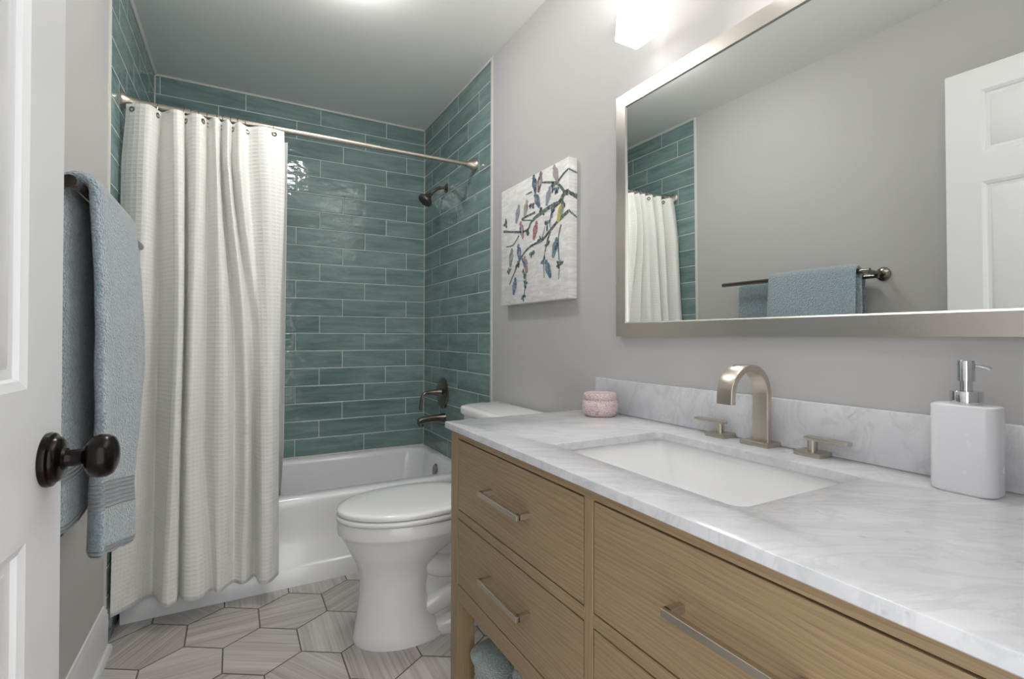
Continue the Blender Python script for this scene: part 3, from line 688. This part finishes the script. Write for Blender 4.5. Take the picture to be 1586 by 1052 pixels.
def face(pts, col):
    lay[0] = (lay[0] + 1) % 7; e = lay[0] * .00004
    f = b.faces.new([b.verts.new((XS - e, y, z)) for y, z in pts]); c = lin(col)
    for l in f.loops: l[pc] = c
def strip(pts, wd, cols, taper=True):
    P = smooth_path([(0, y, z) for y, z in pts], 6); n = len(P)
    L = []
    for i, p in enumerate(P):
        tg = (P[min(i + 1, n - 1)] - P[max(i - 1, 0)]).normalized(); nn = Vector((0, -tg.z, tg.y)); w_ = wd * (1 - .6 * i / n if taper else 1) * (.8 + .4 * random.random()) / 2
        L.append((p + nn * w_, p - nn * w_))
    for i in range(n - 1):
        face([(q.y, q.z) for q in (L[i][0], L[i + 1][0], L[i + 1][1], L[i][1])], random.choice(cols))
for pts, wd in BR: strip(pts, wd * .0016, ['#4d5650', '#5d6a5f', '#3e4848', '#6a6f6c', '#54706e'])
def ell(cy, cz, a, bb, ang, col, n=14, tail=0):
    pts = []
    for i in range(n):
        q = 2 * math.pi * i / n; x, y = a * math.cos(q), bb * math.sin(q)
        if tail and math.cos(q) < -.85: x -= tail
        pts.append((cy + x * math.cos(ang) - y * math.sin(ang), cz + x * math.sin(ang) + y * math.cos(ang)))
    face(pts, col)
for i, (y, z, c) in enumerate(BD):
    s = random.choice((1, -1)); ang = math.radians(90 + s * random.uniform(10, 30)); L_ = random.uniform(.021, .026)
    ell(y, z, L_, .019, ang, bcol[c], 14, .020)
    ell(y - .008 * s, z + .001, L_ * .7, .008, ang + .12 * s, bcol[(c + 3) % 12] if (c + 3) % 12 != 6 else '#7d8a8c')
    hy_2 = y + math.cos(ang) * (L_ + .002); hz_2 = z + math.sin(ang) * (L_ + .002)
    ell(hy_2, hz_2, L_ * .42, .0125, 0, bcol[c] if c != 6 else '#8c8a3e')
    face([(hy_2 - s * .008, hz_2 + .003), (hy_2 - s * .008, hz_2 - .003), (hy_2 - s * .016, hz_2 - .001)], '#7a6a58')
    ell(y + .004 * s, z - .006, L_ * .5, .007, ang - .1 * s, '#4f8a8d' if c == 6 else ('#b9a79a' if c in (1, 7, 8) else '#93a3ab'))
for (y, z) in LF:
    for k in range(5):
        a = random.uniform(0, 6.28); r = random.uniform(.006, .016)
        ell(y + r * math.cos(a), z + r * math.sin(a), random.uniform(.009, .015), .0065, a + random.uniform(-.5, .5), random.choice(['#3f6468', '#47605a', '#2f4a55', '#6a8184', '#4a4f4c', '#56777e']), 8)
bmesh.ops.recalc_face_normals(b, faces=b.faces)
pa = obj('painted_birds', b, M_BIRD, art, smooth=False)
def sface(pts, col):
    f = b.faces.new([b.verts.new((x, 1.5184, z)) for x, z in pts]); c = lin(col)
    for l in f.loops: l[pc] = c
for (z0, z1, h0, h1) in ((1.738, 1.728, .007, .006), (1.651, 1.640, .016, .022), (1.583, 1.561, .010, .008)):
    b = B(); pc = b.loops.layers.float_color.new('paint')
    for k in range(8):
        f0, f1 = k / 8, (k + 1) / 8; xa, xb = 1.0818 + .04 * f0, 1.0818 + .04 * f1
        za, zb = z0 + (z1 - z0) * f0, z0 + (z1 - z0) * f1; h = h0 + (h1 - h0) * f0; j = random.uniform(.7, 1.3)
        sface([(xa, za - h / 2), (xb, zb - h / 2), (xb, zb + h / 2 * j), (xa, za + h / 2 * j)], random.choice(['#4d5650', '#5d6a5f', '#54706e', '#6a8184']))
    obj('painted_edge', b, M_BIRD, art, smooth=False)

# ------------------------------------------------------------------ vanity light (three glass shades)
t = NT('lit_shade_glass')
t.fin(lin('#f5f5f5'), .4); t.b.inputs['Emission Color'].default_value = (1.0, .965, .92, 1); t.b.inputs['Emission Strength'].default_value = SHADE_E
M_SHADE = t.m
vlt = thing('vanity_light', 'wall light with white square glass shades above the mirror', 'wall light', (XR, .73, 2.18))
b = B(); box(b, (XR - .02, .30, 2.15), (XR, 1.16, 2.22), .004, 2); obj('back_plate', b, M_NICK, vlt, sharp=30)
for yc in (1.088, .73, .372):
    b = B(); loft(b, [[(x, y, z) for x, y in rr(1.026, yc, hx_, hy_, .008, 4)] for z, hx_, hy_ in ((1.990, .043, .057), (1.9915, .0445, .0595), (1.995, .045, .060), (2.06, .042, .056), (2.15, .036, .048), (2.155, .03, .04))]); obj('glass_shade', b, M_SHADE, vlt, sharp=50)
    b = B(); tube(b, smooth_path([(XR - .01, yc, 2.185), (1.06, yc, 2.19), (1.03, yc, 2.18), (1.026, yc, 2.15)], 5), .008, 12); obj('arm', b, M_NICK, vlt)
    for nm, z, pw, up, sz in (('bulb_glow_up', 2.162, UP_W, True, .05), ('bulb_glow_down', 1.987, DN_W, False, .075)):
        ld = bpy.data.lights.new(nm, 'AREA'); ld.shape = 'SQUARE'; ld.size = sz; ld.energy = pw; ld.color = (1.0, .985, .965)
        lo = bpy.data.objects.new(nm, ld); COL.objects.link(lo); lo.parent = vlt
        lo.location = Vector((1.026, yc, z)) - WORLD[vlt.name]
        if up: lo.rotation_euler = (math.pi, 0, 0)
# recessed ceiling light over the toilet (just above the frame; seen reflected in the tile)
cll = thing('ceiling_light', 'round flush ceiling light above the toilet', 'ceiling light', (.36, 1.9, ZC))
b = B(); lathe(b, [(.115, .0), (.132, .0), (.134, .008), (.128, .014), (.118, .012)], (.36, 1.9, ZC), (0, 0, -1), 36); obj('trim_ring', b, M_TRIMW, cll)
t = NT('lit_diffuser'); t.fin(lin('#f5f5f5'), .5); t.b.inputs['Emission Color'].default_value = (1.0, .985, .96, 1); t.b.inputs['Emission Strength'].default_value = DOWN_E
b = B(); lathe(b, [(0, .001), (.116, .001), (.12, .02), (.115, .04), (.095, .062), (.06, .077), (.03, .082), (0, .083)], (.36, 1.9, ZC), (0, 0, -1), 32); obj('diffuser', b, t.m, cll)

# ------------------------------------------------------------------ towel arms and towels
AZ, AX, RX, RZ2 = 1.393, -.262, -.344, 1.372
tb = thing('towel_bar', 'dark nickel towel bar on the left wall holding the blue towels', 'towel bar', (XL(1.19), 1.19, AZ))
xw = XL(1.19)
b = B(); lathe(b, [(0, -.001), (.031, -.001), (.0315, .004), (.027, .009), (.018, .013), (.012, .015), (0, .015)], (xw, 1.19, 1.385), (1, 0, 0), 32); obj('rosette', b, M_NICKD, tb)
b = B(); tube(b, [(xw + .008, 1.19, 1.385), (-.252, 1.19, 1.39)], .0105, 16); obj('post', b, M_NICKD, tb)
b = B(); tube(b, [(AX, 1.176, AZ), (AX, 1.945, AZ)], .0112, 18); obj('front_bar', b, M_NICKD, tb)
b = B(); tube(b, [(RX, 1.18, RZ2), (RX, 1.872, RZ2)], .0095, 18); obj('rear_bar', b, M_NICKD, tb)

def towel(name, label, ax, az, ya, yb, zf, zb, rad, tf, mat, slant, flare, fold, seed):
    """cloth folded over a bar: a closed, rounded slab swept front hem > bar > back hem"""
    nF, nA, nB = 150, 14, 60; path = []
    xf, xb_ = ax + rad, ax - rad
    for i in range(nF): path.append((xf, zf + (az - zf) * i / nF, 'f', 1 - i / nF))
    for i in range(nA + 1):
        a = math.pi * i / nA; path.append((ax + rad * math.cos(a), az + rad * math.sin(a), 'a', 0))
    for i in range(1, nB + 1): path.append((xb_, az - (az - zb) * i / nB, 'b', i / nB))
    b = B(); loops = []; m = 64; n = len(path)
    for k, (x, z, part, s) in enumerate(path):
        x2, z2 = path[min(k + 1, n - 1)][:2]; x1, z1 = path[max(k - 1, 0)][:2]
        tx, tz = x2 - x1, z2 - z1; l = math.hypot(tx, tz); nx, nz = -tz / l * -1, tx / l * -1   # outward
        pts = rr(0, 0, .5, .5, .0, 1)
        loop = []
        hem = 1.0
        if part == 'f':
            dz = abs(z - zf); hem = min(1, .55 + dz / .03)
        for q in range(m):
            # superellipse around the slab: v along the bar, d through the thickness
            half = m // 2
            if q < half: f_ = q / half; v = f_; side = 1
            else: f_ = (q - half) / half; v = 1 - f_; side = -1
            v = .5 - .5 * math.cos(math.pi * v) if True else v
            e = math.sqrt(max(0, 1 - abs(2 * v - 1) ** 14))
            th_ = tf * e * side * hem
            wob = fold * (s ** 1.3) * (math.sin(v * 9.5 + seed + 1.2 * s) + .5 * math.sin(v * 17 + seed * 2.1)) * {'f': 1, 'a': 0, 'b': .25}[part]
            yy = ya + (yb - ya) * v
            if part == 'f':
                yy -= (yb - ya) * v * .10 * s ** 2 * flare * 8
                fl_ = flare * math.sin(math.pi * min(1, s * 1.25)) * (.35 + .65 * v) + .4 * flare * s
            else: fl_ = -.15 * flare * s * 0
            zz = z - (slant * v * s if part == 'f' else 0)
            nz3 = noise.noise(Vector((x * 30 + seed, yy * 16, z * 9))) * .004 * min(1, s * 3) * (1 if part == 'f' else .4)
            dd = th_ + wob + fl_ * (1 if part == 'f' else 0) + nz3
            loop.append((x + nx * dd, yy, zz + nz * dd + (noise.noise(Vector((yy * 25, seed, 0))) * .006 if k in (0, n - 1) else 0)))
        loops.append(loop)
    vs = loft(b, loops); uvl = b.loops.layers.uv.new('UVMap'); dist = {}
    for k, row in enumerate(vs):
        x, z, part, s = path[k]; d = z - zf if part == 'f' else (z - zb if part == 'b' else .5)
        for v in row: dist[v] = d
    for f in b.faces:
        for l in f.loops: l[uvl].uv = (l.vert.co.y, dist[l.vert])
    o = obj(name, b, mat, at=(ax, (ya + yb) / 2, 0), sharp=75)
    return tag(o, label, 'towel', 'blue towels on the rack')
M_TW1 = terry('terry_blue_front', '#8399a4', '#b4c6ce', ((.09, .145), (-.1, .016)))  # front towel's base colour lightened to carry lamp light falling on it
M_TW2 = terry('terry_blue_rear', '#748b96', '#9db2bb', ((.130, .182), (-.1, .016)))
towel('towel', 'blue terry towel hanging in front, nearer the room, with a ribbed band', AX, AZ, 1.222, 1.645, .685, .74, .0250, .0125, M_TW1, .10, .020, .011, 1.3)
towel('towel', 'blue terry towel hanging behind the front one, against the wall', RX, RZ2, 1.245, 1.885, .76, .635, .0215, .0105, M_TW2, .0, .003, .0015, 4.1)

# towels on the shelf under the drawers
def bundle(name, label, c, h, seed, mat, axis):
    b = B(); nu, nv = 120, 60; G = []
    c = Vector(c); h = Vector(h)
    for j in range(nv + 1):
        th = math.pi * j / nv; row = []
        for i in range(nu):
            ph = 2 * math.pi * i / nu
            d = Vector((math.sin(th) * math.cos(ph), math.sin(th) * math.sin(ph), math.cos(th)))
            e = 3.2; k = (abs(d.x) ** e + abs(d.y) ** e + abs(d.z) ** e) ** (-1 / e); p = Vector((d.x * h.x, d.y * h.y, d.z * h.z)) * k
            q = p.copy(); q.x *= 5; q.y *= 13; q.z *= 22
            r1 = 1 - abs(noise.noise(q * .75 + Vector((seed, 0, 0)))) * 2
            r2 = noise.noise(p * 24 + Vector((0, seed, 0)))
            s = 1 + .20 * (r1 - .6) + .05 * r2
            q2 = p * s
            if q2.z < -h.z * .92: q2.z = -h.z * .92
            if c.y + q2.y > 1.332: q2.y = 1.332 - c.y
            row.append(b.verts.new(c + q2))
        G.append(row)
    for j in range(nv):
        for i in range(nu):
            b.faces.new((G[j][i], G[j][(i + 1) % nu], G[j + 1][(i + 1) % nu], G[j + 1][i]))
    bmesh.ops.remove_doubles(b, verts=b.verts, dist=.0004)
    return tag(obj(name, b, mat, at=(c.x, c.y, c.z - h.z * .93), sharp=180), label, 'towel', 'towels on the vanity shelf')
M_TW3 = terry('terry_sage', '#7f908c', '#a5b3ae', (), scale=260)
M_TW4 = terry('terry_pale_aqua', '#8fa09f', '#b9c7c4', (), scale=260)
bundle('folded_towel', 'rumpled sage green towel on the vanity shelf beside the front leg', (.725, 1.246, .103 + .072), (.150, .080, .078), 2.0, M_TW3, 0)
bundle('folded_towel', 'pale aqua towel piled higher on the vanity shelf behind the sage one', (.755, .995, .103 + .112), (.165, .130, .120), 9.0, M_TW4, 0)
